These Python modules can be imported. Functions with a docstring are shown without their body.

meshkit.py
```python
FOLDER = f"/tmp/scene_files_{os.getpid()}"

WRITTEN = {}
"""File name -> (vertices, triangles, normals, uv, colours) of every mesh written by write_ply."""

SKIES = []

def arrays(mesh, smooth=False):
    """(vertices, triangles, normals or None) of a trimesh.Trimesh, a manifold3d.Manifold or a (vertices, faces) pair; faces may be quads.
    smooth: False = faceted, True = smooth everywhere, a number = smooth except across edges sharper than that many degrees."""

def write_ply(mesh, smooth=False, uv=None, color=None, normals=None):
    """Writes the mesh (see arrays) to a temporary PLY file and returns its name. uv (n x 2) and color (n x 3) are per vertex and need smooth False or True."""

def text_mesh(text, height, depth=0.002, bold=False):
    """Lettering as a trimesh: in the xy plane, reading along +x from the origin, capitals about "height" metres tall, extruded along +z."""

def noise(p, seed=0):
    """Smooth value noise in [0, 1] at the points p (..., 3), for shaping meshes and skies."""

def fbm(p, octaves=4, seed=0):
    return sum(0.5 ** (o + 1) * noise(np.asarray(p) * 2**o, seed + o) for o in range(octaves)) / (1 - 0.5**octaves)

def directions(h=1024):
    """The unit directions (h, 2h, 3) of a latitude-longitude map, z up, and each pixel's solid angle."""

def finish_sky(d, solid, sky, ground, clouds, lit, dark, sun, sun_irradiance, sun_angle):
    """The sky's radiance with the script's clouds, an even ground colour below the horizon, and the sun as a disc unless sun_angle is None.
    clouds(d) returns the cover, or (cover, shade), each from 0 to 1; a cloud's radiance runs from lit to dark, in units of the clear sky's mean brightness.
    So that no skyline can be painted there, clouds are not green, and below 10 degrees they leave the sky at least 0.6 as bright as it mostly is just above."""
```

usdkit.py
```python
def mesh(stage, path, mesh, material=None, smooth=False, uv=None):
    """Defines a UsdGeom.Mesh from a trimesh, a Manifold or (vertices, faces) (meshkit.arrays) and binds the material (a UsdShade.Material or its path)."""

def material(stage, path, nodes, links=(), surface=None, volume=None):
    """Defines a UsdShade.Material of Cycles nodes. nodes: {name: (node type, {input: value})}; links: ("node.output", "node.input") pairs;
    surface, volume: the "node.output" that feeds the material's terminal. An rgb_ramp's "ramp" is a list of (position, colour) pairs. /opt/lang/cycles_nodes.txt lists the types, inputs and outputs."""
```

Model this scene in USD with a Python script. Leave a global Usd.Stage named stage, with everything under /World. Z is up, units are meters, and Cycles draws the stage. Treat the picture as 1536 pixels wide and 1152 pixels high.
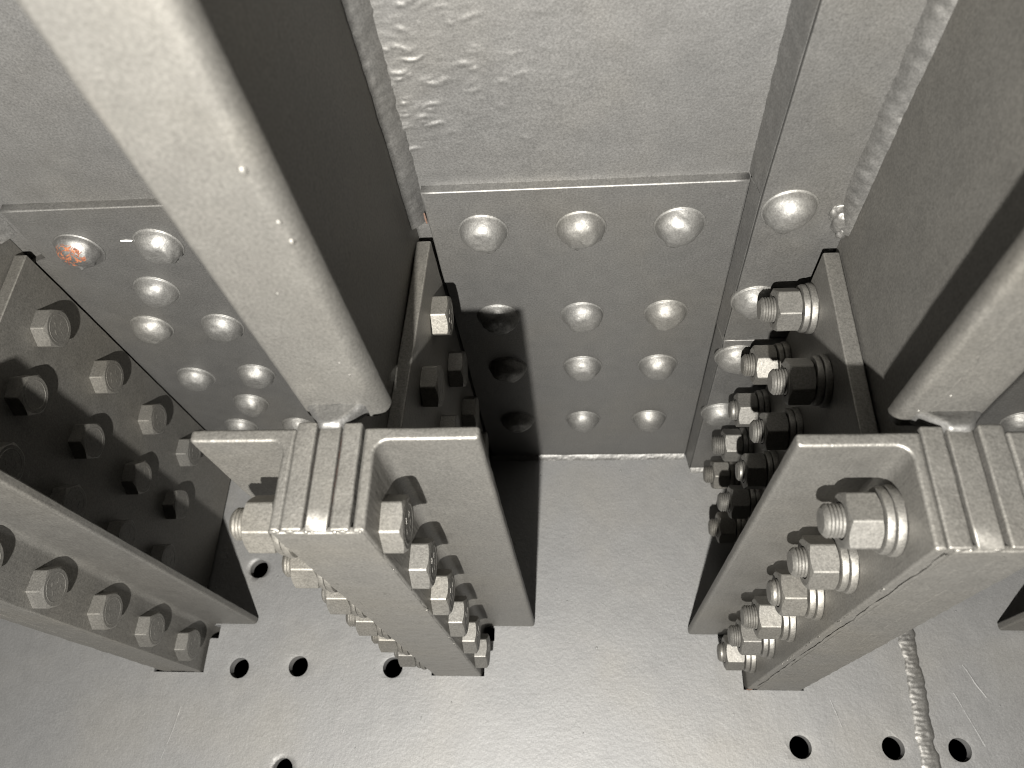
import math, random, numpy as np, trimesh, usdkit, meshkit
import manifold3d as m3
from manifold3d import Manifold, CrossSection
from shapely.geometry import Polygon, Point, box as sbox
from pxr import Usd, UsdGeom, UsdLux, UsdShade, Gf, Sdf

stage = Usd.Stage.CreateInMemory()
UsdGeom.SetStageUpAxis(stage, UsdGeom.Tokens.z)
UsdGeom.SetStageMetersPerUnit(stage, 1.0)
UsdGeom.Xform.Define(stage, '/World')
UsdGeom.Scope.Define(stage, '/World/Looks')

# ---------------------------------------------------------------- camera
CAM_R = [(0.99607808, 0.025102, -0.08484311), (-0.01837119, -0.87933673, -0.475846), (-0.08655035, 0.47553844, -0.87542688)]
EYE = (0.0, -0.4271, 1.0)
cam = UsdGeom.Camera.Define(stage, '/World/camera')
right, down, fwd = [np.array(r) for r in CAM_R]
m = Gf.Matrix4d(1)
for i, v in enumerate((right, -down, -fwd)):
    m.SetRow(i, Gf.Vec4d(*v, 0))
m.SetRow(3, Gf.Vec4d(*EYE, 1))
cam.AddTransformOp().Set(m)
cam.CreateHorizontalApertureAttr(36.0)
cam.CreateVerticalApertureAttr(27.0)
cam.CreateFocalLengthAttr(36 * 1167.27 / 1536)
cam.CreateFStopAttr(7.8)
cam.CreateFocusDistanceAttr(0.68)
cam.CreateClippingRangeAttr(Gf.Vec2f(0.01, 100))
cam.CreateExposureAttr(0.0)

# ---------------------------------------------------------------- light: one small work lamp beside the photographer
LAMP = (-0.080, -0.83, 1.115)
lamp = UsdLux.SphereLight.Define(stage, '/World/work_lamp')
lamp.AddTranslateOp().Set(LAMP)
lamp.CreateRadiusAttr(0.011)
lamp.CreateIntensityAttr(1.0)
lamp.CreateExposureAttr(0.0)
lamp.CreateNormalizeAttr(True)
LAMP_POWER = 91.0
lamp.GetIntensityAttr().Set(LAMP_POWER)
lamp.CreateColorAttr(Gf.Vec3f(1.0, 0.965, 0.91))
lp = lamp.GetPrim()
lp.SetCustomDataByKey('label', 'small work lamp held beside the camera'); lp.SetCustomDataByKey('category', 'lamp')

# ---------------------------------------------------------------- materials
def paint(name, color, flake=0.24, metallic=0.80, rough=0.54, peel=0.00022, streak=0.0, extra=None):
    n = {
        'geo': ('geometry', {}),
        'fl': ('noise_texture', {'scale': 620.0, 'detail': 2.0, 'roughness': 0.7}),
        'mot': ('noise_texture', {'scale': 55.0, 'detail': 4.0, 'roughness': 0.6}),
        'low': ('noise_texture', {'scale': 7.0, 'detail': 3.0}),
        'flr': ('map_range', {'from_min': 0.3, 'from_max': 0.7, 'to_min': 1 - flake, 'to_max': 1 + flake}),
        'motr': ('map_range', {'from_min': 0.3, 'from_max': 0.7, 'to_min': 0.96, 'to_max': 1.04}),
        'lowr': ('rgb_ramp', {'ramp': [(0.32, (0.96, 0.967, 0.978)), (0.5, (1.0, 1.0, 1.0)), (0.68, (1.04, 1.022, 0.985))]}),
        'cl': ('mix_color', {'blend_type': 'multiply', 'fac': 1.0, 'use_clamp': False}),
        'm1': ('math', {'math_type': 'multiply'}),
        'cc': ('mix_color', {'blend_type': 'multiply', 'fac': 1.0, 'a': color, 'use_clamp': False}),
        'rr': ('map_range', {'from_min': 0.25, 'from_max': 0.75, 'to_min': rough - 0.025, 'to_max': rough + 0.025}),
        'pe': ('noise_texture', {'scale': 210.0, 'detail': 3.0, 'roughness': 0.55}),
        'un': ('noise_texture', {'scale': 38.0, 'detail': 2.0}),
        'gr': ('noise_texture', {'scale': 700.0, 'detail': 1.0}),
        'h1': ('math', {'math_type': 'multiply_add', 'value2': 1.0}),
        'h2': ('math', {'math_type': 'multiply_add', 'value2': 0.22}),
        'bump': ('bump', {'strength': 1.0, 'distance': peel}),
        'p': ('principled_bsdf', {'metallic': metallic, 'ior': 1.5}),
    }
    l = [('geo.position', x + '.vector') for x in ('fl', 'mot', 'low', 'pe', 'un', 'gr')] + [
        ('fl.fac', 'flr.value'), ('mot.fac', 'motr.value'), ('low.fac', 'lowr.fac'),
        ('flr.result', 'm1.value1'), ('motr.result', 'm1.value2'), ('m1.value', 'cc.b'), ('cc.result', 'cl.a'), ('lowr.color', 'cl.b'), ('cl.result', 'p.base_color'), ('mot.fac', 'rr.value'), ('rr.result', 'p.roughness'),
        ('un.fac', 'h1.value1'), ('pe.fac', 'h1.value3'), ('gr.fac', 'h2.value1'), ('h1.value', 'h2.value3'),
        ('bump.normal', 'p.normal')]
    if streak:
        n['map'] = ('mapping', {'scale': (260.0, 260.0, 26.0)})
        n['st'] = ('noise_texture', {'scale': 1.0, 'detail': 2.0, 'distortion': 0.6})
        n['h3'] = ('math', {'math_type': 'multiply_add', 'value2': streak})
        l += [('geo.position', 'map.vector'), ('map.vector', 'st.vector'), ('st.fac', 'h3.value1'), ('h2.value', 'h3.value3'), ('h3.value', 'bump.height')]
    else:
        l += [('h2.value', 'bump.height')]
    surf = 'p.BSDF'
    if extra:
        surf = extra(n, l)
    return usdkit.material(stage, '/World/Looks/' + name, n, l, surface=surf)

def rusty(n, l):
    # chipped patches down to orange rust, bare shiny metal between
    n['rn'] = ('noise_texture', {'scale': 95.0, 'detail': 2.0, 'roughness': 0.55, 'distortion': 2.2})
    n['sub'] = ('math', {'math_type': 'subtract', 'value2': 0.5})
    n['ab'] = ('math', {'math_type': 'absolute'})
    n['r0'] = ('map_range', {'from_min': 0.055, 'from_max': 0.070, 'to_min': 1.0, 'to_max': 0.0, 'clamp': True})
    n['sep'] = ('mapping', {'location': (0.4455, 0.018, -0.4875)})
    n['len'] = ('gradient_texture', {'gradient_type': 'spherical'})
    n['sc'] = ('mapping', {'scale': (58.0, 45.0, 70.0)})
    n['r2'] = ('map_range', {'from_min': 0.08, 'from_max': 0.16, 'clamp': True})
    n['mk'] = ('math', {'math_type': 'multiply'})
    n['on'] = ('noise_texture', {'scale': 330.0, 'detail': 3.0})
    n['oc'] = ('rgb_ramp', {'ramp': [(0.34, (0.025, 0.008, 0.005)), (0.47, (0.085, 0.025, 0.009)), (0.7, (0.17, 0.058, 0.019))]})
    n['rp'] = ('principled_bsdf', {'metallic': 0.0, 'roughness': 0.85})
    n['mx'] = ('mix_closure', {})
    l += [('geo.position', 'rn.vector'), ('geo.position', 'sep.vector'), ('sep.vector', 'sc.vector'), ('sc.vector', 'len.vector'),
          ('rn.fac', 'sub.value1'), ('sub.value', 'ab.value1'), ('ab.value', 'r0.value'), ('len.fac', 'r2.value'), ('r0.result', 'mk.value1'), ('r2.result', 'mk.value2'), ('geo.position', 'on.vector'),
          ('on.fac', 'oc.fac'), ('oc.color', 'rp.base_color'), ('p.BSDF', 'mx.closure1'), ('rp.BSDF', 'mx.closure2'), ('mk.value', 'mx.fac')]
    return 'mx.closure'

COOL = (0.112, 0.1105, 0.106)
WARM = (0.120, 0.1163, 0.107)
M = {
    'wall': paint('wall_paint', (0.134, 0.1325, 0.128), peel=0.00024),
    'plate': paint('plate_paint', COOL, peel=0.0002),
    'floor': paint('floor_paint', (0.112, 0.112, 0.1105), peel=0.00036, rough=0.60, metallic=0.46, flake=0.15),
    'steel': paint('column_paint', WARM, peel=0.0002),
    'angle': paint('angle_paint', WARM, peel=0.0002, streak=1.3),
    'bolt': paint('bolt_paint', WARM, peel=0.0002),
    'rivet': paint('rivet_paint', (0.112, 0.1105, 0.105), metallic=0.66, rough=0.54, peel=0.0003),
    'weld': paint('weld_paint', COOL, peel=0.0003),
    'rust': paint('chipped_paint', COOL, extra=rusty),
    'primer': usdkit.material(stage, '/World/Looks/red_primer', {
        'g': ('geometry', {}), 'n': ('noise_texture', {'scale': 160.0}),
        'r': ('rgb_ramp', {'ramp': [(0.35, (0.07, 0.055, 0.048)), (0.6, (0.12, 0.05, 0.034))]}),
        'p': ('principled_bsdf', {'roughness': 0.8})}, [('g.position', 'n.vector'), ('n.fac', 'r.fac'), ('r.color', 'p.base_color')], surface='p.BSDF'),
    'rust_spot': usdkit.material(stage, '/World/Looks/rust_stain', {'g': ('geometry', {}), 'n': ('noise_texture', {'scale': 400.0}), 'r': ('rgb_ramp', {'ramp': [(0.35, (0.05, 0.03, 0.022)), (0.65, (0.075, 0.036, 0.02))]}), 'p': ('principled_bsdf', {'roughness': 0.8})}, [('g.position', 'n.vector'), ('n.fac', 'r.fac'), ('r.color', 'p.base_color')], surface='p.BSDF'),
    'chip': usdkit.material(stage, '/World/Looks/white_chip', {'p': ('principled_bsdf', {'base_color': (0.8, 0.8, 0.78), 'roughness': 0.6})}, surface='p.BSDF'),
}

# ---------------------------------------------------------------- naming helpers
USED = set()
def numbered(parent, name):
    k, p = 0, f'{parent}/{name}'
    while p in USED:
        k += 1
        p = f'{parent}/{name}_{k:03d}'
    USED.add(p)
    return p
def tag(prim, label=None, cat=None, group=None, kind=None):
    for k, v in (('label', label), ('category', cat), ('group', group), ('kind', kind)):
        if v:
            prim.SetCustomDataByKey(k, v)
    return prim
def thing(name, label, cat, loc=(0, 0, 0), group=None, kind=None, rotx=None):
    x = UsdGeom.Xform.Define(stage, numbered('/World', name))
    x.AddTranslateOp().Set(Gf.Vec3d(*map(float, loc)))
    if rotx is not None:
        x.AddRotateXOp().Set(float(rotx))
    return tag(x.GetPrim(), label, cat, group, kind)
def part(parent, name, mesh, mat, smooth=32, label=None, origin=None):
    """origin: the parent's place, taken off meshes that were made in world space."""
    path = str(parent.GetPath()) if parent is not None else '/World'
    v, f, n = meshkit.arrays(mesh, smooth)
    if origin is not None:
        v = v - np.asarray(origin)
    me = UsdGeom.Mesh.Define(stage, numbered(path, name))
    from pxr import Vt
    me.CreatePointsAttr(Vt.Vec3fArray.FromNumpy(v.astype(np.float32)))
    me.CreateFaceVertexCountsAttr(Vt.IntArray.FromNumpy(np.full(len(f), 3, np.int32)))
    me.CreateFaceVertexIndicesAttr(Vt.IntArray.FromNumpy(f.astype(np.int32).ravel()))
    me.CreateSubdivisionSchemeAttr('none')
    if n is not None:
        me.CreateNormalsAttr(Vt.Vec3fArray.FromNumpy(n.astype(np.float32)))
        me.SetNormalsInterpolation('vertex')
    UsdShade.MaterialBindingAPI.Apply(me.GetPrim()).Bind(M[mat])
    if label:
        me.GetPrim().SetCustomDataByKey('label', label)
    return me.GetPrim()

# ---------------------------------------------------------------- mesh helpers
def wobble(mesh, amp, freq, seed=0, amp2=0.0, freq2=400.0):
    """uneven paint: pushes a mesh's vertices along their normals"""
    n = mesh.vertex_normals
    p = mesh.vertices
    d = (meshkit.fbm(p * freq + seed * 7.31, 3, seed) - 0.5) * 2 * amp
    if amp2:
        d = d + (meshkit.noise(p * freq2 + seed * 3.7, seed + 9) - 0.5) * 2 * amp2
    mesh.vertices = p + n * d[:, None]
    return mesh
def to_tri(man):
    k = man.to_mesh()
    t = trimesh.Trimesh(np.asarray(k.vert_properties)[:, :3], np.asarray(k.tri_verts), process=False)
    t.merge_vertices(); return t
def rbox(lo, hi, r=0.0015, fine=0.010, amp=0.00025, freq=70, seed=0):
    lo, hi = np.array(lo, float), np.array(hi, float)
    s = Manifold.sphere(r, 12)
    man = Manifold.batch_hull([s.translate([(lo[0] + r, hi[0] - r)[i], (lo[1] + r, hi[1] - r)[j], (lo[2] + r, hi[2] - r)[k]]) for i in (0, 1) for j in (0, 1) for k in (0, 1)])
    if fine:
        man = man.refine_to_length(fine)
    t = to_tri(man)
    return wobble(t, amp, freq, seed) if amp else t
def loft(poly, stations, fine=True):
    """poly: counter-clockwise outline in xy; stations: [(z, inset)] from low to high"""
    p = np.array(poly, float); n = len(p)
    e = np.roll(p, -1, 0) - p
    e /= np.linalg.norm(e, axis=1, keepdims=True)
    nrm = np.stack([e[:, 1], -e[:, 0]], 1)
    vn = nrm + np.roll(nrm, 1, 0)
    vn /= (np.linalg.norm(vn, axis=1, keepdims=True) ** 2 / 2)
    rings = [np.column_stack([p - vn * ins, np.full(n, z)]) for z, ins in stations]
    v = np.vstack(rings); f = []
    for k in range(len(stations) - 1):
        a, b = k * n + np.arange(n), k * n + (np.arange(n) + 1) % n
        f += [np.stack([a, b, b + n], 1), np.stack([a, b + n, a + n], 1)]
    cap = np.asarray(m3.triangulate([rings[0][:, :2].astype(np.float32)])).reshape(-1, 3)
    f += [cap[:, ::-1], cap + (len(stations) - 1) * n]
    return trimesh.Trimesh(v, np.vstack(f), process=False)
def arc(cx, cy, r, a0, a1, n=6):
    return [(cx + r * math.cos(math.radians(a)), cy + r * math.sin(math.radians(a))) for a in np.linspace(a0, a1, n)]
def stations(z0, z1, r=0.002, step=0.02):
    s = [(z0 + r * (1 - math.cos(t)), r * (1 - math.sin(t))) for t in np.linspace(0, math.pi / 2, 4)]
    k = max(2, int((z1 - z0) / step))
    s += [(z, 0.0) for z in np.linspace(z0 + r, z1 - r, k + 1)[1:-1]]
    s += [(z1 - r * (1 - math.cos(t)), r * (1 - math.sin(t))) for t in np.linspace(math.pi / 2, 0, 4)]
    return s
def dense(poly, step=0.008):
    out = []
    for a, b in zip(poly, poly[1:] + poly[:1]):
        k = max(1, int(math.hypot(b[0] - a[0], b[1] - a[1]) / step))
        out += [(a[0] + (b[0] - a[0]) * t / k, a[1] + (b[1] - a[1]) * t / k) for t in range(k)]
    return out
def bead(a, b, U, V, size, seed=0, ripple=0.10, pitch=0.006, m_=9, convex=0.12, step=0.0022, lump=0.0):
    """a fillet weld from a to b in the corner between directions U and V"""
    a, b, U, V = (np.array(x, float) for x in (a, b, U, V))
    L = np.linalg.norm(b - a); n = max(4, int(L / step))
    t = np.linspace(0, 1, m_)
    S, T = np.meshgrid(np.linspace(0, 1, n), t, indexing='ij')
    bow = np.sin(T * math.pi) * convex
    u, w = (1 - T) + bow, T + bow
    s = S * L
    along = np.stack([s / 0.02, np.full_like(s, seed * 3.1), T * 0.8], -1)
    wid = 1 + 0.30 * (meshkit.fbm(along, 3, seed) - 0.5) + lump * (meshkit.noise(along * 0.35, seed + 3) - 0.4)
    ph = s / pitch * 2 * math.pi + 2.2 * (np.abs(T - 0.5) * 2) ** 2 + 5 * meshkit.noise(np.stack([s / 0.03, T * 0, T * 0 + seed], -1), seed + 5)
    rip = 1 + ripple * (np.abs(np.sin(ph / 2)) - 0.6) * np.sin(T * math.pi) + 0.10 * (meshkit.noise(np.stack([s / 0.004, T * 3, T * 0 + seed], -1), seed + 8) - 0.5)
    k = size * wid * rip
    P = a + (b - a) * S[..., None] + U * (u * k)[..., None] + V * (w * k)[..., None]
    # close at the back so that it is a solid strip
    core = (a + (b - a) * S[:, :1, None] - (U + V) * size * 0.05)
    P = np.concatenate([P, core], 1); c = m_ + 1
    i, j = np.meshgrid(np.arange(n - 1), np.arange(c), indexing='ij')
    q = lambda i, j: i * c + j % c
    f = np.concatenate([np.stack([q(i, j), q(i + 1, j), q(i + 1, j + 1)], -1).reshape(-1, 3), np.stack([q(i, j), q(i + 1, j + 1), q(i, j + 1)], -1).reshape(-1, 3)])
    caps = [[0, k_, k_ + 1] for k_ in range(1, c - 1)] + [[(n - 1) * c, (n - 1) * c + k_ + 1, (n - 1) * c + k_] for k_ in range(1, c - 1)]
    t = trimesh.Trimesh(P.reshape(-1, 3), np.vstack([f, caps]), process=False)
    trimesh.repair.fix_normals(t)
    return t
def rivet_mesh(x, y, z, r=0.0205, h=0.0165, seed=0, n=40, rings=16, lumps=1.0):
    """a forged button head standing on a plate whose face looks towards -y"""
    rng = np.random.default_rng(seed)
    R = (r * r + h * h) / (2 * h); a_max = math.acos((R - h) / R)
    v = [(0, 0, h)]
    prof = [(R * math.sin(a), R * math.cos(a) - (R - h)) for a in np.linspace(0, a_max, rings)[1:]]
    prof[-1] = (r * 0.995, 0.0014)
    prof += [(r * 1.012, 0.0011), (r * 1.045, 0.0009), (r * 1.056, 0.0003), (r * 1.06, -0.002)]
    for pr, ph in prof:
        for k in range(n):
            t = 2 * math.pi * k / n
            v.append((pr * math.cos(t), pr * math.sin(t), ph))
    v = np.array(v); f = [[0, 1 + k, 1 + (k + 1) % n] for k in range(n)]
    for i in range(len(prof) - 1):
        a = 1 + i * n
        for k in range(n):
            k2 = (k + 1) % n
            f += [[a + k, a + n + k, a + n + k2], [a + k, a + n + k2, a + k2]]
    # flattened crown, forging dents, drips towards the bottom edge
    top = np.clip((v[:, 2] / h - 0.82) / 0.18, 0, 1)
    v[:, 2] -= top * h * 0.10 * rng.uniform(0.5, 1.2)
    fade = np.clip(v[:, 2] / (0.3 * h), 0, 1)
    nz = meshkit.fbm(v / r * 1.6 + seed * 5.17, 3, seed) - 0.5
    sharp = np.maximum(0, meshkit.noise(v / r * 4.2 + seed * 2.3, seed + 4) - 0.66)
    low = np.clip(-v[:, 1] / r + 0.15, 0, 1)
    d = v / np.maximum(np.linalg.norm(v, axis=1, keepdims=True), 1e-9)
    v = v + d * (fade * lumps * (nz * 0.0034 + sharp * 0.0105 * low + (meshkit.noise(v * 600, seed) - 0.5) * 0.0004 * low))[:, None]
    sk = rng.uniform(-0.05, 0.05, 2)
    v[:, 0] += v[:, 2] * sk[0]; v[:, 1] += v[:, 2] * sk[1]
    P = np.column_stack([x + v[:, 0], y - v[:, 2], z + v[:, 1]])
    return trimesh.Trimesh(P, np.array(f), process=False)

# ---------------------------------------------------------------- positions of the four columns (metres)
Z_STACK, Z_SPLICE = 0.570, 0.480
COLS = [
    dict(name='far left', La=(-0.5417, -0.5345), Lp=(-0.5342, -0.5212), W=(-0.5202, -0.5062), Rp=(-0.5050, -0.4928), Ra=(-0.4910, -0.4832), tipL=None, tipR=-0.4185, yb=-0.2222, yf=-0.2895, wy=0.008, flange=None),
    dict(name='left', La=(-0.1847, -0.1775), Lp=(-0.1772, -0.1642), W=(-0.1632, -0.1492), Rp=(-0.1480, -0.1358), Ra=(-0.1340, -0.1262), tipL=-0.2467, tipR=-0.0615, yb=-0.2222, yf=-0.2895, wy=0.008, flange=(-0.1800, -0.1240)),
    dict(name='right', La=(0.1900, 0.1970), Lp=(0.1972, 0.2105), W=(0.2122, 0.2270), Rp=(0.2292, 0.2435), Ra=(0.2445, 0.2522), tipL=0.1262, tipR=0.3150, yb=-0.2300, yf=-0.3005, wy=-0.018, flange=(0.1915, 0.2450)),
    dict(name='far right', La=(0.5545, 0.5620), Lp=(0.5622, 0.5755), W=(0.5767, 0.5915), Rp=None, Ra=None, tipL=0.4890, tipR=None, yb=-0.2222, yf=-0.2895, wy=-0.018, flange=None),
]

# ---------------------------------------------------------------- floor
HOLES = [(-0.432, -0.158), (-0.364, -0.155), (-0.434, -0.284), (-0.358, -0.281), (-0.2375, -0.281), (-0.359, -0.397), (0.243, -0.361), (0.345, -0.360), (0.417, -0.3605)]
def slots():
    out = []
    for c in COLS:
        x0 = c['La'][0] - 0.0035
        x1 = (c['Ra'] or c['Lp'])[1] + 0.0035
        s = sbox(x0, c['yf'] - 0.0003, x1, c['yb'] - 0.012)
        s = s.union(sbox(x0 - 0.010 * (c['tipL'] is not None), c['yb'] - 0.026, x1 + 0.011 * (c['tipR'] is not None), c['yb'] - 0.0095))
        out.append(s.buffer(0.002).buffer(-0.002))
    return out
def floor_mesh():
    shape = sbox(-0.80, -0.95, 0.80, 0.004)
    for x, y in HOLES:
        shape = shape.difference(Point(x, y).buffer(0.0124, 20))
    for s in slots():
        shape = shape.difference(s)
    ext = [np.array(shape.exterior.coords)[:-1]] + [np.array(i.coords)[:-1] for i in shape.interiors]
    man = Manifold.extrude(CrossSection(ext, m3.FillRule.EvenOdd), 0.014).translate([0, 0, -0.014])
    t = to_tri(man.refine_to_length(0.0065))
    v = t.vertices
    up = v[:, 2] > -0.004
    p = np.column_stack([v[:, 0], v[:, 1], np.zeros(len(v))])
    h = 0.0011 * (meshkit.fbm(p * [9, 9, 1], 3, 2) - 0.5) + 0.0004 * (meshkit.fbm(p * [60, 30, 1], 2, 5) - 0.5)
    # rounded lip of every hole: its edge dips a little
    for x, y in HOLES:
        d = np.hypot(v[:, 0] - x, v[:, 1] - y)
        h = h - 0.0005 * (d < 0.0126)
    v[:, 2] += np.where(up, h, 0)
    t.vertices = v
    return t
floor = thing('floor', 'grey painted steel floor plate with drilled holes', 'floor', kind='structure')
part(floor, 'plate', floor_mesh(), 'floor', 40)
rng = random.Random(4)
def strip_bead(a, b, half, height, seed, pitch=0.0055, step=0.0012, n=13, up=(0, 0, 1), rip=0.25, edge=0.25):
    """a raised butt-weld run lying on a surface"""
    a, b, up = (np.array(x, float) for x in (a, b, up))
    d = (b - a) / np.linalg.norm(b - a); side = np.cross(d, up); L = np.linalg.norm(b - a)
    N = int(L / step)
    S, T = np.meshgrid(np.linspace(0, L, N), np.linspace(-1, 1, n), indexing='ij')
    w = half * (1 + edge * 2 * (meshkit.fbm(np.stack([S / 0.012, np.sign(T), S * 0 + seed], -1), 3, seed) - 0.5))
    wander = 0.0012 * (meshkit.noise(np.stack([S / 0.03, S * 0, S * 0 + seed], -1), seed + 1) - 0.5) * 2
    ph = S / pitch + 0.45 * T ** 2 + 1.3 * meshkit.noise(np.stack([S / 0.02, S * 0, S * 0 + seed], -1), seed + 2)
    saw = (ph % 1.0)
    h = height * np.sqrt(np.clip(1 - T ** 2, 0, 1)) * (1 - rip * saw + 0.35 * (meshkit.noise(np.stack([S / 0.0035, T * 2.5, S * 0 + seed], -1), seed + 6) - 0.5))
    P = a + d * S[..., None] + side * (T * w + wander)[..., None] + up * (h - 0.0006)[..., None]
    base = P.copy(); base -= up * ((base - a) @ up)[..., None]; base -= up * 0.002
    v = np.vstack([P.reshape(-1, 3), base.reshape(-1, 3)]); q = lambda i, j: i * n + j
    i, j = np.meshgrid(np.arange(N - 1), np.arange(n - 1), indexing='ij')
    top = np.concatenate([np.stack([q(i, j), q(i, j + 1), q(i + 1, j + 1)], -1).reshape(-1, 3), np.stack([q(i, j), q(i + 1, j + 1), q(i + 1, j)], -1).reshape(-1, 3)])
    t = trimesh.Trimesh(v, top, process=False)
    t.remove_unreferenced_vertices()
    if (t.face_normals @ up).mean() < 0:
        t.invert()
    return t
part(floor, 'weld_bead', strip_bead((0.3885, -0.030, 0), (0.3795, -0.50, 0), 0.0100, 0.0026, 12, pitch=0.0055, rip=0.20, edge=0.30), 'weld', 60, 'rough raised weld run across the floor')
# paint runs and drips on the floor
for k, (x, y, L, ang) in enumerate([(-0.43, -0.315, 0.05, -96), (-0.405, -0.32, 0.065, -100), (-0.41, -0.325, 0.075, -98), (-0.30, -0.30, 0.03, -95), (-0.29, -0.345, 0.05, -99), (-0.215, -0.30, 0.07, -95), (-0.245, -0.31, 0.04, -92),
                                   (-0.50, -0.33, 0.06, -100), (0.02, -0.20, 0.03, -35), (0.055, -0.30, 0.03, -20), (0.285, -0.31, 0.03, -75), (0.235, -0.27, 0.02, -80), (0.425, -0.30, 0.06, -70), (0.44, -0.27, 0.04, -60), (-0.17, -0.37, 0.05, -95), (0.17, -0.38, 0.03, -50)]):
    d = np.array([math.cos(math.radians(ang)), math.sin(math.radians(ang)), 0])
    a = np.array([x, y, 0.0])
    part(floor, 'paint_run', strip_bead(a, a + d * L, 0.0012, 0.00062, 40 + k, pitch=0.02, step=0.0015, n=7, rip=0.2, edge=0.5), 'floor', 60)
rg = np.random.default_rng(7)
for k in range(46):
    x, y = rg.uniform(-0.5, 0.5), rg.uniform(-0.46, -0.02)
    s = trimesh.creation.icosphere(1, 1.0); s.apply_scale([rg.uniform(0.0007, 0.0017), rg.uniform(0.0007, 0.0022), rg.uniform(0.0004, 0.0009)])
    s.apply_translation([x, y, 0])
    part(floor, 'paint_speck', s, 'floor', True)

# ---------------------------------------------------------------- wall
def wall_mesh():
    nx, nz = 270, 330
    X, Z = np.meshgrid(np.linspace(-0.80, 0.80, nx), np.linspace(-0.014, 1.15, nz), indexing='ij')
    # finer in the bay where the paint has sagged
    p = np.stack([X, Z, X * 0], -1)
    d = 0.0012 * (meshkit.fbm(p * [7, 5, 1], 3, 3) - 0.5)
    Y = 0.008 + d
    v = np.stack([X, Y, Z], -1).reshape(-1, 3)
    i, j = np.meshgrid(np.arange(nx - 1), np.arange(nz - 1), indexing='ij'); q = lambda i, j: i * nz + j
    f = np.concatenate([np.stack([q(i, j), q(i + 1, j), q(i + 1, j + 1)], -1).reshape(-1, 3), np.stack([q(i, j), q(i + 1, j + 1), q(i, j + 1)], -1).reshape(-1, 3)])
    t = trimesh.Trimesh(v, f, process=False)
    if t.face_normals[:, 1].mean() > 0:
        t.invert()
    return t
wall = thing('wall', 'grey painted steel wall plate behind the columns', 'wall', kind='structure')
part(wall, 'plate', wall_mesh(), 'wall', True)
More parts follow.
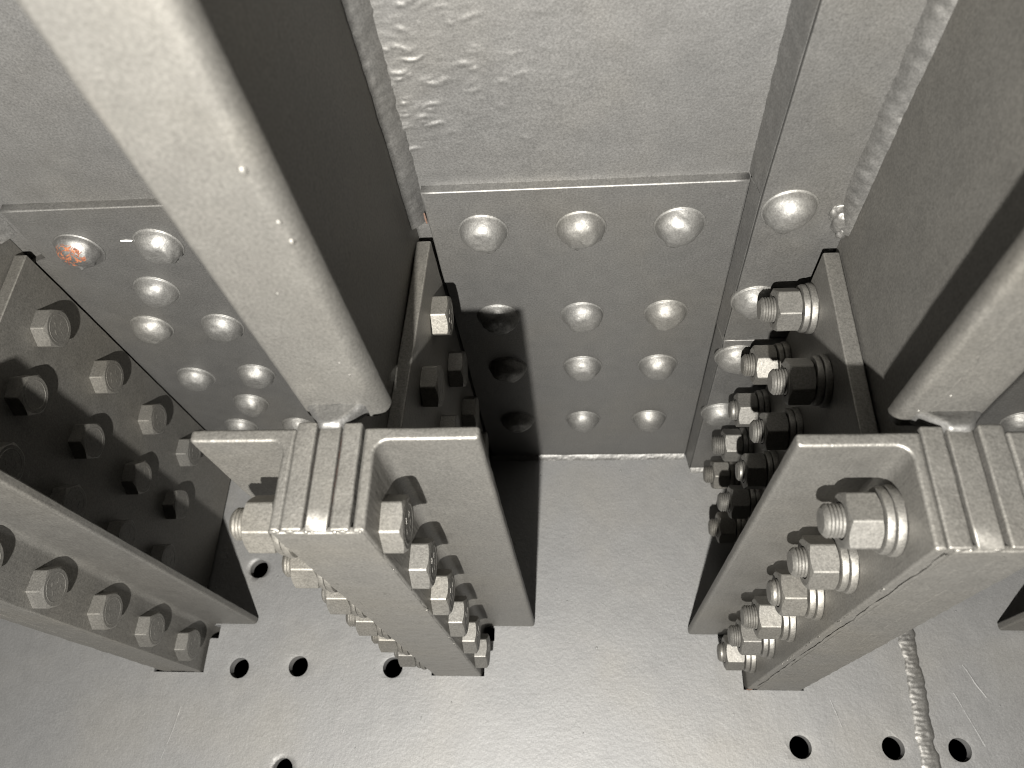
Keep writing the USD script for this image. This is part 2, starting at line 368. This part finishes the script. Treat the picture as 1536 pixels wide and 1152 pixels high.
def sag_patch():
    """the sheet of sagged paint between the left column and the middle of the bay"""
    nx, nz = 190, 280
    x0, x1, z0, z1 = -0.149, 0.03, 0.538, 0.82
    X, Z = np.meshgrid(np.linspace(x0, x1, nx), np.linspace(z0, z1, nz), indexing='ij')
    r_ = np.random.default_rng(5); lump = X * 0
    for k in range(420):
        lx = -0.128 + 0.125 * r_.random() ** 1.6; lz = 0.565 + 0.20 * r_.random()
        if r_.random() > 1.15 - abs(lz - 0.655) / 0.10:
            continue
        th = math.radians(r_.uniform(-12, 22)); a_, b_ = r_.uniform(0.0025, 0.0085), r_.uniform(0.0016, 0.0026)
        u = (X - lx) * math.cos(th) + (Z - lz) * math.sin(th); w = -(X - lx) * math.sin(th) + (Z - lz) * math.cos(th)
        w = w + 0.0015 * np.sin(u / 0.004 + k)
        amp = r_.uniform(0.25, 1.0) * np.clip((0.02 - lx) / 0.13, 0.15, 1) * (0.4 + 1.3 * (r_.random() < 0.25))
        lump = np.maximum(lump, amp * np.exp(-(u / a_) ** 2 - (w / b_) ** 2)) + 0.12 * amp * np.exp(-(u / (2 * a_)) ** 2 - (w / (2 * b_)) ** 2)
    rim = np.clip(np.minimum(np.minimum(X - x0, x1 - X), np.minimum((Z - z0) * 3, z1 - Z)) / 0.035, 0, 1)
    rim = rim * rim * (3 - 2 * rim)
    base = 0.0012 * (meshkit.fbm(np.stack([X, Z, X * 0], -1) * [7, 5, 1], 3, 3) - 0.5)
    Y = 0.008 + base + 0.0003 - rim * 0.0005 - np.minimum(1, rim * 2) * 0.00065 * lump
    v = np.stack([X, Y, Z], -1).reshape(-1, 3)
    i, j = np.meshgrid(np.arange(nx - 1), np.arange(nz - 1), indexing='ij'); q = lambda i, j: i * nz + j
    f = np.concatenate([np.stack([q(i, j), q(i + 1, j), q(i + 1, j + 1)], -1).reshape(-1, 3), np.stack([q(i, j), q(i + 1, j + 1), q(i, j + 1)], -1).reshape(-1, 3)])
    t = trimesh.Trimesh(v, f, process=False)
    if t.face_normals[:, 1].mean() > 0:
        t.invert()
    return t
part(wall, 'sagged_paint', sag_patch(), 'wall', True, 'wrinkled sagging paint beside the left column')
# slanted seam weld between the wall and the thick plate, above the riveted plate
def seam_prism(z0, z1, xa, xb, xc, seed, rough=0.0, ya=0.008, yc=-0.0178):
    """sloping strip from the wall (xa, ya) out to (xb, yc), whose back reaches xc; xa, xb, xc: (low, high)"""
    N = max(3, int((z1 - z0) / 0.0022)); n = 9
    out = []
    for k in range(N):
        s = k / (N - 1); z = z0 + (z1 - z0) * s
        A = np.array([xa[0] + (xa[1] - xa[0]) * s, ya]); B = np.array([xb[0] + (xb[1] - xb[0]) * s, yc]); C = np.array([xc[0] + (xc[1] - xc[0]) * s, yc])
        ring = [A + (B - A) * t for t in np.linspace(0, 1, n)] + [C, np.array([C[0], 0.0075])]
        if rough:
            nn = np.array([-(B - A)[1], (B - A)[0]]); nn = nn / np.linalg.norm(nn)
            if nn[1] > 0: nn = -nn
            for i in range(n):
                t = i / (n - 1)
                e = meshkit.fbm(np.array([z / 0.011 + 1.2 * t, t * 2.2, seed]), 3, seed) - 0.5
                w = abs(math.sin((z / 0.0095 + 0.8 * t) * math.pi)) - 0.6
                ring[i] = ring[i] + nn * rough * (1.6 * e + 0.22 * w) * math.sin(math.pi * (0.08 + 0.84 * t)) + np.array([rough * 0.6 * (meshkit.noise(np.array([z / 0.008, seed, 0.5]), seed) - 0.5) * (1 - t), 0])
        out.append([(q[0], q[1], z) for q in ring])
    c = n + 2; v = np.array(out).reshape(-1, 3); f = []
    for k in range(N - 1):
        for i in range(c):
            a, b = k * c + i, k * c + (i + 1) % c
            f += [[a, b, b + c], [a, b + c, a + c]]
    f += [[0, i, i + 1] for i in range(1, c - 1)] + [[(N - 1) * c, (N - 1) * c + i + 1, (N - 1) * c + i] for i in range(1, c - 1)]
    t = trimesh.Trimesh(v, np.array(f), process=False); trimesh.repair.fix_normals(t); return t
part(wall, 'seam_weld', seam_prism(0.537, 1.15, (0.1335, 0.130), (0.1388, 0.1440), (0.1394, 0.1446), 21, rough=0.0022), 'weld', 50, 'ragged slanted weld seam up the wall')

# ---------------------------------------------------------------- riveted plates
def quad_plate(poly, y0, y1, r=0.0016, seed=0, fine=0.011, amp=0.0004, freq=30):
    """outline in (x, z), from y1 (back) to y0 (front, towards the camera), front edges rounded"""
    pts = dense(poly, fine)
    st = [(0.0, 0.0)] + [(d, 0.0) for d in np.linspace(0, (y1 - y0) - r, 3)[1:]] + [((y1 - y0) - r * (1 - math.sin(t)), r * (1 - math.cos(t))) for t in np.linspace(0, math.pi / 2, 5)[1:]]
    t = loft(pts, st)
    v = t.vertices
    t.vertices = np.column_stack([v[:, 0], y1 - v[:, 2], v[:, 1]])
    t.merge_vertices(); trimesh.repair.fix_normals(t)
    n = t.vertex_normals
    d = (meshkit.fbm(t.vertices * freq + seed, 3, seed) - 0.5) * 2 * amp
    t.vertices = t.vertices + n * (d * (t.vertices[:, 1] < y1 - 0.001))[:, None]
    return t
def front_sheet(x0, x1, z0, z1, y, seed, amp=0.0007):
    return None

mid = thing('riveted_plate', 'grey plate with twelve dome rivets between the two middle columns', 'steel plate', (0, 0, 0), group='riveted wall plates')
part(mid, 'plate', quad_plate([(-0.1240, 0.0), (0.1425, 0.0), (0.1336, 0.535), (-0.1240, 0.535)], 0.0, 0.0095, seed=1), 'plate', 35)
sd = 100
for x, z in [(x, z) for z in (0.486, 0.355, 0.2525, 0.119) for x in (-0.079, 0.0035, 0.085)]:
    sd += 1
    part(mid, 'rivet', rivet_mesh(x, 0.0, z, seed=sd, lumps=1.0 if z > 0.3 else 0.8), 'rivet', 50)
part(mid, 'weld_bead', bead((-0.124, 0.0, 0.0), (0.140, 0.0, 0.0), (0, -1, 0), (0, 0, 1), 0.0062, seed=31, ripple=0.12, convex=0.05), 'weld', 50)

lft = thing('riveted_plate', 'dark grey plate with staggered dome rivets between far left and left columns', 'steel plate', group='riveted wall plates')
part(lft, 'plate', quad_plate([(-0.5062, 0.0), (-0.1640, 0.0), (-0.1640, 0.533), (-0.4830, 0.533), (-0.4830, 0.47), (-0.5062, 0.46)], 0.0, 0.0095, seed=2), 'plate', 35)
for k, (x, z) in enumerate([(-0.443, 0.481), (-0.3675, 0.484), (-0.403, 0.417), (-0.441, 0.352), (-0.365, 0.352), (-0.442, 0.246), (-0.3685, 0.250), (-0.4025, 0.179), (-0.442, 0.113), (-0.365, 0.113)]):
    part(lft, 'rivet', rivet_mesh(x, 0.0, z, seed=140 + k, lumps=1.5 if k == 0 else 1.0), 'rust' if k == 0 else 'rivet', 50, 'rivet with chipped paint and orange rust' if k == 0 else None)
s = trimesh.creation.icosphere(2, 1.0); s.apply_scale([0.0055, 0.0007, 0.0011]); s = wobble(s, 0.0004, 500, 3); s.apply_translation([-0.394, -0.0002, 0.4905])
part(lft, 'paint_chip', s, 'chip', True, 'white chip in the paint')
part(lft, 'weld_bead', bead((-0.506, 0.0, 0.0), (-0.164, 0.0, 0.0), (0, -1, 0), (0, 0, 1), 0.006, seed=33, ripple=0.12, convex=0.05), 'weld', 50)

up = thing('thick_plate', 'smooth thick upper plate right of the slanted wall seam, one rivet showing', 'steel plate', group='thick plates right of the seam')
part(up, 'plate', quad_plate([(0.1426, 0.333), (0.70, 0.333), (0.70, 1.14), (0.1464, 1.14), (0.1406, 0.545)], -0.018, 0.0075, r=0.0012, seed=5), 'plate', 35)
part(up, 'rivet', rivet_mesh(0.1635, -0.018, 0.5215, seed=171), 'rivet', 50)
part(up, 'rivet', rivet_mesh(0.1600, -0.018, 0.399, seed=172), 'rivet', 50)
part(up, 'sloping_edge', seam_prism(0.333, 0.537, (0.1371, 0.1340), (0.1414, 0.1388), (0.1417, 0.1394), 22, rough=0.0003, ya=0.0005), 'weld', 40)
lo = thing('thick_plate', 'thick lower plate under the butt joint, behind the nuts of the right column', 'steel plate', group='thick plates right of the seam')
part(lo, 'plate', quad_plate([(0.1470, 0.0), (0.70, 0.0), (0.70, 0.3318), (0.1426, 0.3318)], -0.0205, 0.0075, r=0.0012, seed=6), 'plate', 35)
for k, (x, z) in enumerate([(0.1589, 0.302), (0.1612, 0.175), (0.5075, 0.142)]):
    part(lo, 'rivet', rivet_mesh(x, -0.0205, z, seed=175 + k), 'rivet', 50)
part(lo, 'sloping_edge', seam_prism(0.0, 0.3318, (0.1424, 0.1371), (0.1458, 0.1414), (0.1461, 0.1418), 23, rough=0.0003, ya=0.0005, yc=-0.0200), 'weld', 40)
part(lo, 'weld_bead', bead((0.147, -0.0205, 0.0), (0.70, -0.0205, 0.0), (0, -1, 0), (0, 0, 1), 0.0055, seed=35, ripple=0.15, convex=0.05), 'weld', 50)

# ---------------------------------------------------------------- columns
def fy(c):
    return c['yb'] + (0.0172 if c['yb'] > -0.225 else 0.015)
def skew(c, t):
    # the left column is not quite square to the wall
    if c['name'] == 'left':
        v = np.array(t.vertices); v[:, 0] += 0.05 * np.maximum(0, v[:, 1] - c['yb']); t.vertices = v
    return t
def web_mesh(c, seed):
    x0, x1 = c['W']; yb = c['yb']
    out = [(c['wy'] - 0.0, 0.012), (c['yf'] + 0.001, 0.012), (c['yf'] + 0.001, Z_STACK - 0.0005), (yb + 0.0030, Z_STACK - 0.0005), (fy(c) + 0.006, Z_STACK - 0.012), (fy(c) + 0.006, 1.14), (c['wy'], 1.14)]
    out[0] = (c['wy'], 0.0); out[1] = (c['yf'] + 0.001, -0.03); 
    out = [(c['wy'], 0.003), (yb - 0.013, 0.003), (yb - 0.013, -0.03), (c['yf'] + 0.001, -0.03)] + out[2:]
    st = stations(0.0, x1 - x0, 0.0013, 0.02)
    pts = dense(out, 0.013)
    a = Polygon(pts).exterior.is_ccw
    if not a: pts = pts[::-1]
    t = loft(pts, st); v = t.vertices
    t.vertices = np.column_stack([x0 + v[:, 2], v[:, 0], v[:, 1]])
    t.merge_vertices(); trimesh.repair.fix_normals(t)
    return skew(c, wobble(t, 0.0002, 45, seed))
def flange_mesh(c, z0, seed):
    x0, x1 = c['flange']; yf = fy(c)
    yr = yf + 0.0155
    a, b = 0.0110, 0.0105   # elliptical front corners
    poly = [(x0 + 0.004, yr), (x0, yr - 0.004)]
    def el(cx, cy, a0, a1):
        return [(cx + a * math.cos(math.radians(t)), cy + b * math.sin(math.radians(t))) for t in np.linspace(a0, a1, 9)]
    poly += [(x0 + 0.005 + 0.005 * math.cos(math.radians(t)), yf + 0.006 + 0.006 * math.sin(math.radians(t))) for t in np.linspace(180, 270, 7)] + el(x1 - a, yf + b, 270, 360) + [(x1, yr - 0.004), (x1 - 0.004, yr)]
    poly = dense(poly, 0.007)
    t = loft(poly, stations(z0, 1.14, 0.0016, 0.008)); t.merge_vertices()
    t = wobble(t, 0.00035, 60, seed)
    # hardened drops and ridges of paint on the front face
    v = t.vertices
    return t, yf
def knob(x, y, z, sx, sy, sz, seed):
    s = trimesh.creation.icosphere(3, 1.0); s = wobble(s, 0.18, 1.6, seed); s.apply_scale([sx, sy, sz]); s.apply_translation([x, y, z]); return s
COLUMN = []
for i, c in enumerate(COLS):
    t = thing('steel_column', {0: 'far left welded steel column with only its lower stack of plates in frame', 1: 'left grey T-shaped steel column with broad pale flange, welded to wall', 2: 'right T-shaped steel column with rounded flange cut off by the picture edge', 3: 'far right steel column, almost wholly outside the picture'}[i], 'steel column', group='steel columns welded to the wall')
    part(t, 'web', web_mesh(c, 50 + i), 'steel', 30)
    size = 0.0125 if i == 1 else 0.0105; off = 0.0113 if i == 1 else 0.0
    part(t, 'weld_bead', bead((c['W'][1] + off, c['wy'], Z_SPLICE + 0.016), (c['W'][1] + off, c['wy'], 1.13), (1, 0, 0), (0, -1, 0), size, seed=60 + i, ripple=0.02 if i == 1 else 0.06, pitch=0.010, convex=0.05, lump=0.15), 'weld', 60)
    if i:
        part(t, 'weld_bead', bead((c['W'][0] + off, c['wy'], Z_SPLICE + 0.018), (c['W'][0] + off, c['wy'], 1.13), (-1, 0, 0), (0, -1, 0), size, seed=70 + i, ripple=0.08, pitch=0.012, convex=0.08, lump=0.20), 'weld', 60)
    if c['flange']:
        z0 = 0.5495 if i == 1 else 0.545
        fm, yf = flange_mesh(c, z0, 80 + i)
        fl = part(t, 'flange', fm, 'steel', 40)
        xc = (c['W'][0] + c['W'][1]) / 2
        # the lump of weld that closes the flange onto the web's end
        sp = Manifold.sphere(1.0, 24)
        hl = Manifold.batch_hull([sp.scale([.004, .004, .004]).translate([xc + a, yf + .0035, z0 + dz]) for a in (-.017, .017) for dz in (.006, .014)] + [sp.scale([.003, .004, .006]).translate([xc + a, c['yb'] + .0030, Z_STACK - .0035 - (.524 < z0) * .0]) for a in (-.0050, .0050)] + [sp.scale([.006, .005, .006]).translate([xc, yf - .006, z0 + .012])])
        hl = to_tri(hl.refine_to_length(.0025)); trimesh.smoothing.filter_taubin(hl, lamb=.5, nu=.3, iterations=10)
        part(t, 'weld_lump', wobble(hl, 0.0008, 160, 4), 'weld', True, 'smooth pale lump of weld under the flange end')
        f0, f1 = c['flange']
        drops = [(f0 + 0.046, 0.775, .0022, .0030), (f0 + 0.049, 0.742, .0016, .0022), (f0 + 0.050, 0.728, .0018, .0024), (f0 + 0.042, 0.62, .0009, .0012), (f0 + 0.03, 0.69, .0008, .0011), (f0 + 0.044, 0.606, .0010, .0014)] if i == 1 else [(f0 + 0.012, 0.552, .0014, .002), (f0 + 0.009, 0.566, .0010, .0016), (f0 + 0.020, 0.585, .0010, .0016)]
        for k, (x, z, a, b) in enumerate(drops):
            part(t, 'paint_drop', knob(x, yf + 0.0002 + max(0, x - f1 + 0.0105) * 0.35, z, a, a * 0.75, b, 300 + k), 'steel', True)
        if i == 2:
            part(t, 'weld_bead', strip_bead((f0 + 0.016, yf + 0.0002, 0.545), (f0 + 0.021, yf + 0.0002, 0.80), 0.0022, 0.0010, 95, up=(0, -1, 0), pitch=0.012, rip=0.3, edge=0.5), 'steel', 60, 'thin wavy ridge along the flange')
    COLUMN.append(t)

# lumps of weld where the fillets stop above the splice plates
lump = trimesh.util.concatenate([wobble(knob(x, y, z, a, b, c_, q), 0.0012, 220, q) for x, y, z, a, b, c_, q in ((0.2065, -0.0195, 0.506, .0080, .0055, .013, 71), (0.2015, -0.0180, 0.515, .0070, .0035, .010, 73), (0.2085, -0.0215, 0.496, .0045, .0045, .008, 75))])
part(COLUMN[2], 'weld_lump', lump, 'weld', True, 'ragged end of the weld above the splice plate')
# ---------------------------------------------------------------- splice plates, cover plates, angles
def angle_mesh(face, back, tip, yb, yf, seed):
    """L in plan: one leg flat on the stack from yb to yf, the other standing out along x to tip. face: outer face of the first leg"""
    t2 = 0.0090; s = 1 if tip > face else -1; r = 0.0085
    F = lambda x: x
    # right-hand version in local u = s*x
    u0, u1, ut = s * back, s * face, s * tip
    p = [(u0 + 0.0012, yb), (u0, yb - 0.0012), (u0, yf + 0.001), (u0 + 0.001, yf), (u1 - 0.002, yf)] + arc(u1 - 0.002, yf + 0.002, 0.002, -90, 0, 4)[1:]
    p += [(u1, yb - t2 - r)] + [(u1 + r - r * math.cos(a), yb - t2 - r + r * math.sin(a)) for a in np.linspace(0, math.pi / 2, 7)][1:]
    p += [(ut - 0.003, yb - t2)] + arc(ut - 0.003, yb - t2 + 0.003, 0.003, -90, 0, 4)[1:] + [(ut, yb - 0.0015), (ut - 0.0015, yb)]
    pts = dense([(float(a), float(b)) for a, b in p], 0.008)
    z0 = -0.03
    t = loft(pts, stations(z0, Z_STACK, 0.0022, 0.012))
    v = t.vertices
    # the outstanding leg is cut off just above the floor
    out = np.clip((v[:, 0] - (u1 + 0.004)) / 0.004, 0, 1)
    v[:, 2] = np.where(v[:, 2] < 0.01, v[:, 2] * (1 - out) + out * np.maximum(v[:, 2], 0.0065), v[:, 2])
    t.vertices = np.column_stack([s * v[:, 0], v[:, 1], v[:, 2]])
    t.merge_vertices(); trimesh.repair.fix_normals(t)
    return wobble(t, 0.00035, 70, seed, 0.00012, 260)
SIDE = {(1, 'R'): 'steel angle on the right of the left column, hex bolt heads along it',
        (1, 'L'): 'steel angle on the left of the left column, its nuts half hidden',
        (2, 'L'): 'steel angle on the left of the right column with six big nuts',
        (2, 'R'): 'steel angle at the right picture edge, only its end showing',
        (0, 'R'): 'long dark steel angle running down in the lower left corner',
        (0, 'L'): 'steel angle on the hidden side of the far left column',
        (3, 'L'): 'steel angle whose lower corner peeks in at the right picture edge'}
for i, c in enumerate(COLS):
    for sd_ in ('L', 'R'):
        a, p, tip = c[sd_ + 'a'], c[sd_ + 'p'], c['tip' + sd_]
        if p is None:
            continue
        where = {0: 'far left', 1: 'left', 2: 'right', 3: 'far right'}[i] + ' column'
        side = 'left' if sd_ == 'L' else 'right'
        if i in (0, 1, 2) and not (i == 0 and sd_ == 'L') :
            o = thing('splice_plate', f'flat bolted splice plate against the wall on the {side} side of {where}', 'steel plate', group='splice plates at the wall')
            part(o, 'plate', skew(c, rbox((p[0], c['yb'] + 0.006, 0.008), (p[1], c['wy'] - 0.011, Z_SPLICE), 0.0014, seed=20 + i, amp=0.0003)), 'steel', 35)
        o = thing('cover_plate', f'narrow upright cover plate bolted behind the {side} angle of {where}', 'steel plate', group='cover plates in the stacks')
        part(o, 'plate', rbox((p[0], c['yf'] + 0.0007, -0.03), (p[1], c['yb'] + 0.0038, Z_STACK + 0.0012 * ((i + (sd_ == 'R')) % 2)), 0.0016, seed=24 + i + 3 * (sd_ == 'R'), fine=0.006, amp=0.0008, freq=110), 'angle', 35)
        inner = (p[1], c['W'][0]) if sd_ == 'L' else (c['W'][1], p[0])
        part(o, 'primer_edge', trimesh.creation.box(bounds=[(inner[0] + 0.0001, c['yf'] + 0.006, 0.0), (inner[1] - 0.0001, c['yb'] - 0.001, Z_STACK - 0.006)]), 'primer', False)
        if a is None or tip is None:
            continue
        face, back = (a[0], a[1]) if sd_ == 'L' else (a[1], a[0])
        o = thing('steel_angle', SIDE[(i, sd_)], 'steel angle', group='steel angles of the columns')
        part(o, 'angle', angle_mesh(face, back, tip, c['yb'], c['yf'], 10 + i), 'angle', 30)

for i, xa, xb in ((1, COLS[1]['La'][0] + 0.0010, COLS[1]['Ra'][1] - 0.0010), (2, COLS[2]['Lp'][0] + 0.0040, COLS[2]['Ra'][1] - 0.0010)):
    f = rbox((xa, COLS[i]['yf'] - 0.0005, 0.0005), (xb, COLS[i]['yf'] + 0.004, Z_STACK - 0.0022), 0.0012, fine=0.004, amp=0.0010, freq=120, seed=77 + i)
    part(COLUMN[i], 'paint_filler', f, 'angle', 35, 'brushed thick paint filling the joints of the stack')

rd = np.random.default_rng(21)
for i in (1, 2):
    c = COLS[i]
    for k in range(9):
        x = rd.uniform(c['La'][0] + 0.002, c['Ra'][1] - 0.002)
        part(COLUMN[i], 'paint_drop', knob(x, c['yf'] + 0.0006, Z_STACK - rd.uniform(0.0015, 0.004), rd.uniform(.0012, .0032), rd.uniform(.0008, .0014), rd.uniform(.0012, .0030), 600 + k), 'angle', True)
    for k in range(16):
        z = rd.uniform(0.05, 0.54); e = c['La'][0] + 0.0012 if rd.random() < 0.6 or i == 2 else c['Ra'][1] - 0.0012
        part(COLUMN[i], 'paint_drop', knob(e, c['yf'] + 0.0004, z, rd.uniform(.0007, .0014), rd.uniform(.0006, .0011), rd.uniform(.001, .004), 640 + k), 'angle', True)
for i, x, h_, z0, z1 in ((2, 0.1985, .0010, 0.02, 0.563), (2, 0.2150, .0006, 0.10, 0.563), (2, 0.2285, .0009, 0.03, 0.56), (1, -0.1635, .0005, 0.05, 0.50), (1, -0.1490, .0006, 0.02, 0.42), (1, -0.1770, .0008, 0.02, 0.45), (1, -0.1345, .0006, 0.10, 0.40)):
    part(COLUMN[i], 'paint_ridge', strip_bead((x, COLS[i]['yf'] - 0.0006, z0), (x + 0.0006, COLS[i]['yf'] - 0.0006, z1), 0.0016, h_, 700 + int(1e4 * abs(x)), pitch=0.013, rip=0.3, edge=0.8, up=(0, -1, 0), n=7, step=0.003), 'angle', 60)
for x, y, z, a, b, c_, o in ((-0.1256, 0.0015, 0.503, .0009, .0008, .0070, COLUMN[1]), (0.1925, -0.3008, 0.004, .0035, .0008, .0030, COLUMN[2])):
    part(o, 'rust_spot', wobble(knob(x, y, z, a, b, c_, 5), 0.0003, 500, 2), 'rust_spot', True, 'small orange rust stain')

# ---------------------------------------------------------------- bolts
def soften(man, fine, it, seed, amp=0.00018):
    t = to_tri(man.refine_to_length(fine))
    trimesh.smoothing.filter_taubin(t, lamb=0.5, nu=0.3, iterations=it)
    return wobble(t, amp, 240, seed)
def along_x(man):
    return man.rotate([0, 90, 0])
def hexagon(af, h, cham_lo, cham_hi):
    """hex prism from z = 0 to h, corners on the local y axis after along_x"""
    R = af / math.sqrt(3)
    hx = CrossSection([[(R * math.cos(math.radians(90 + 60 * k)), R * math.sin(math.radians(90 + 60 * k))) for k in range(6)]])
    hx = hx.offset(-0.0022, m3.JoinType.Miter, 4.0).offset(0.0022, m3.JoinType.Round, 2.0, 48)
    m_ = Manifold.extrude(hx, h)
    Rc = R * 1.002; k = 0.58
    d = (R - af / 2 * 0.96)
    prof = [(0, 0)]
    prof += [(R - d, 0), (Rc, d * k)] if cham_lo else [(Rc, 0)]
    prof += [(Rc, h - d * k), (R - d, h)] if cham_hi else [(Rc, h)]
    prof += [(0, h)]
    return m_ ^ Manifold.revolve(CrossSection([prof]), 48)
AF = 0.034
def head_mesh(seed):
    hd = hexagon(AF, 0.0145, False, True)
    t = wobble(to_tri(along_x(hd)), 0.00015, 120, seed)
    rim = Manifold.revolve(CrossSection([[(0.0118, 0.0140), (0.0142, 0.0140), (0.0135, 0.01466), (0.0126, 0.01466)]]), 32)
    marks = [Manifold.cube([0.0014, 0.0042, 0.0002]).translate([0.006 * math.cos(a) - 0.0007, 0.006 * math.sin(a) - 0.002, 0.0144]).rotate([0, 0, 15 * k]) for k, a in enumerate((0.4, 1.3, 2.6, 3.6, 4.9))]
    extra = to_tri(along_x(Manifold.batch_boolean([rim] + marks, m3.OpType.Add)))
    return trimesh.util.concatenate([t, extra])
def nut_parts(seed, ext=0.0):
    """washers, nut and thread end, standing on x = 0 towards +x"""
    w1 = Manifold.cylinder(0.0056, 0.0222, 0.0218, 48)
    w2 = Manifold.cylinder(0.0050, 0.0212, 0.0204, 48).translate([0.0004, 0.0004, 0.0059])
    n = hexagon(AF, 0.0205, True, True).translate([0, 0, 0.0112])
    n = n - Manifold.cylinder(0.006, 0.0112, 0.0135, 32).translate([0, 0, 0.0112 + 0.0185])
    prof = [(0, 0.002)]
    z = 0.003
    prof.append((0.0103, 0.002))
    while z < 0.0385 + ext:
        prof += [(0.0108, z), (0.0100, z + 0.0011)]; z += 0.0022
    prof += [(0.0098, 0.0395 + ext), (0.0080, 0.0412 + ext), (0, 0.0418 + ext)]
    th = Manifold.revolve(CrossSection([prof]), 32)
    return [soften(along_x(w1), 0.003, 1, seed), soften(along_x(w2), 0.003, 1, seed + 1), wobble(to_tri(along_x(n)), 0.00015, 120, seed + 2), wobble(to_tri(along_x(th)), 0.00012, 300, seed)]
def make_bolt(kind, seed, loc, label, group, rot):
    """kind: ('head',), ('nut',) or ('both', grip). Built at loc with its head's seat at the origin, axis along +x; nuts stand towards -x."""
    t = thing('hex_bolt', label, 'bolt', loc, group, rotx=rot)
    if kind[0] != 'nut':
        part(t, 'head', head_mesh(seed), 'bolt', 28)
    if kind[0] != 'head':
        g = kind[1]
        for nm, me in zip(('washer', 'washer', 'nut', 'thread'), nut_parts(seed + 3, (-0.0030, 0.0, 0.0022)[seed % 3])):
            me = me.copy(); me.vertices = me.vertices * [-1, 1, 1] - [g, 0, 0]; me.invert()
            part(t, nm, me, 'bolt', 28)
        if kind[0] == 'both':
            sh = Manifold.cylinder(g, 0.011, 0.011, 16)
            part(t, 'shank', to_tri(along_x(sh).translate([-g, 0, 0])), 'bolt', 30)
    return t
PROTO = {}
def bolt(kind, loc, label, group, rot, variant):
    key = (kind, variant)
    if key not in PROTO:
        PROTO[key] = make_bolt(kind, 500 + 17 * len(PROTO), loc, label, group, rot)
        return
    src = PROTO[key]
    x = UsdGeom.Xform.Define(stage, numbered('/World', 'hex_bolt'))
    x.GetPrim().GetReferences().AddInternalReference(src.GetPath())
    x.GetPrim().SetInstanceable(True)
    x.ClearXformOpOrder()
    UsdGeom.XformCommonAPI
    a = x.GetPrim().CreateAttribute('xformOp:translate', Sdf.ValueTypeNames.Double3); a.Set(Gf.Vec3d(*map(float, loc)))
    b = x.GetPrim().CreateAttribute('xformOp:rotateX', Sdf.ValueTypeNames.Float); b.Set(float(rot))
    x.GetPrim().CreateAttribute('xformOpOrder', Sdf.ValueTypeNames.TokenArray).Set(['xformOp:translate', 'xformOp:rotateX'])
    tag(x.GetPrim(), label, 'bolt', group)
rb = random.Random(11)
ORD = ['topmost', 'second', 'third', 'fourth', 'fifth', 'lowest']
ROWS = (0.430, 0.335, 0.238, 0.146, 0.054)
# splice plate of the far left column: heads in three upright rows
for j, (y, what) in enumerate(((-0.050, 'row nearest the wall'), (-0.120, 'middle row'), (-0.187, 'row nearest the angle'))):
    for k, z in enumerate(ROWS):
        if k == 4:
            continue
        bolt(('head',), (COLS[0]['Rp'][1], y + rb.uniform(-.0015, .0015), z), f'{ORD[k] if k < 3 else "fourth"} hex bolt head of the {what}, far left plate'.replace('topmost', 'top'), 'hex bolts of the far left splice plate', rb.uniform(-9, 9), k % 3)
# angle of the far left column
for k, z in enumerate((0.430, 0.340, 0.245, 0.154, 0.062)):
    bolt(('head',), (COLS[0]['Ra'][1], -0.2665, z), ['hex bolt head cut by the left picture edge on the long dark angle', 'large hex bolt head second down the long dark lower left angle', 'hex bolt head third down the long dark lower left angle', 'hex bolt head fourth down the long dark lower left angle', 'small lowest hex bolt head on the long dark lower left angle'][k], 'hex bolts of the far left angle', rb.uniform(-9, 9), k % 3)
# left column: front stack (heads right, nuts left)
for k, z in enumerate((0.523, 0.430, 0.340, 0.245, 0.154, 0.056)):
    bolt(('both', 0.0585), (COLS[1]['Ra'][1], -0.2690, z), f'{ORD[k]} hex bolt through the stack of plates of the left column', 'hex bolts of the left column stack', rb.uniform(-6, 6), k % 3)
# left column: splice plate
for y, what, rows in ((-0.048, 'row nearest the wall', ROWS[:4]), (-0.118, 'row beside the column', ROWS[:4])):
    for k, z in enumerate(rows):
        bolt(('both', 0.0414), (COLS[1]['Rp'][1] + 0.05 * (y + 0.2222), y, z), f'{("top", "second", "third", "fourth")[k]} hex bolt of the {what}, shaded plate of left column', 'hex bolts of the left splice plate', rb.uniform(-5, 5), k % 3)
# right column: front stack, nuts towards us
for k, z in enumerate((0.523, 0.430, 0.340, 0.245, 0.154, 0.056)):
    bolt(('both', 0.0622), (COLS[2]['Ra'][1], -0.2680, z), f'{ORD[k]} bolt with big washered nut on the front angle of the right column', 'nuts and bolts of the right column stack', rb.uniform(-13, 13), k % 3)
for y, what in ((-0.050, 'row nearest the wall'), (-0.120, 'row nearest the angle')):
    for k, z in enumerate(ROWS):
        bolt(('both', 0.0463), (COLS[2]['Rp'][1], y, z), f'{("top", "second", "third", "fourth", "lowest")[k]} washered nut and bolt of the {what}, right column plate', 'nuts and bolts of the right splice plate', rb.uniform(-20, 20), k % 3)
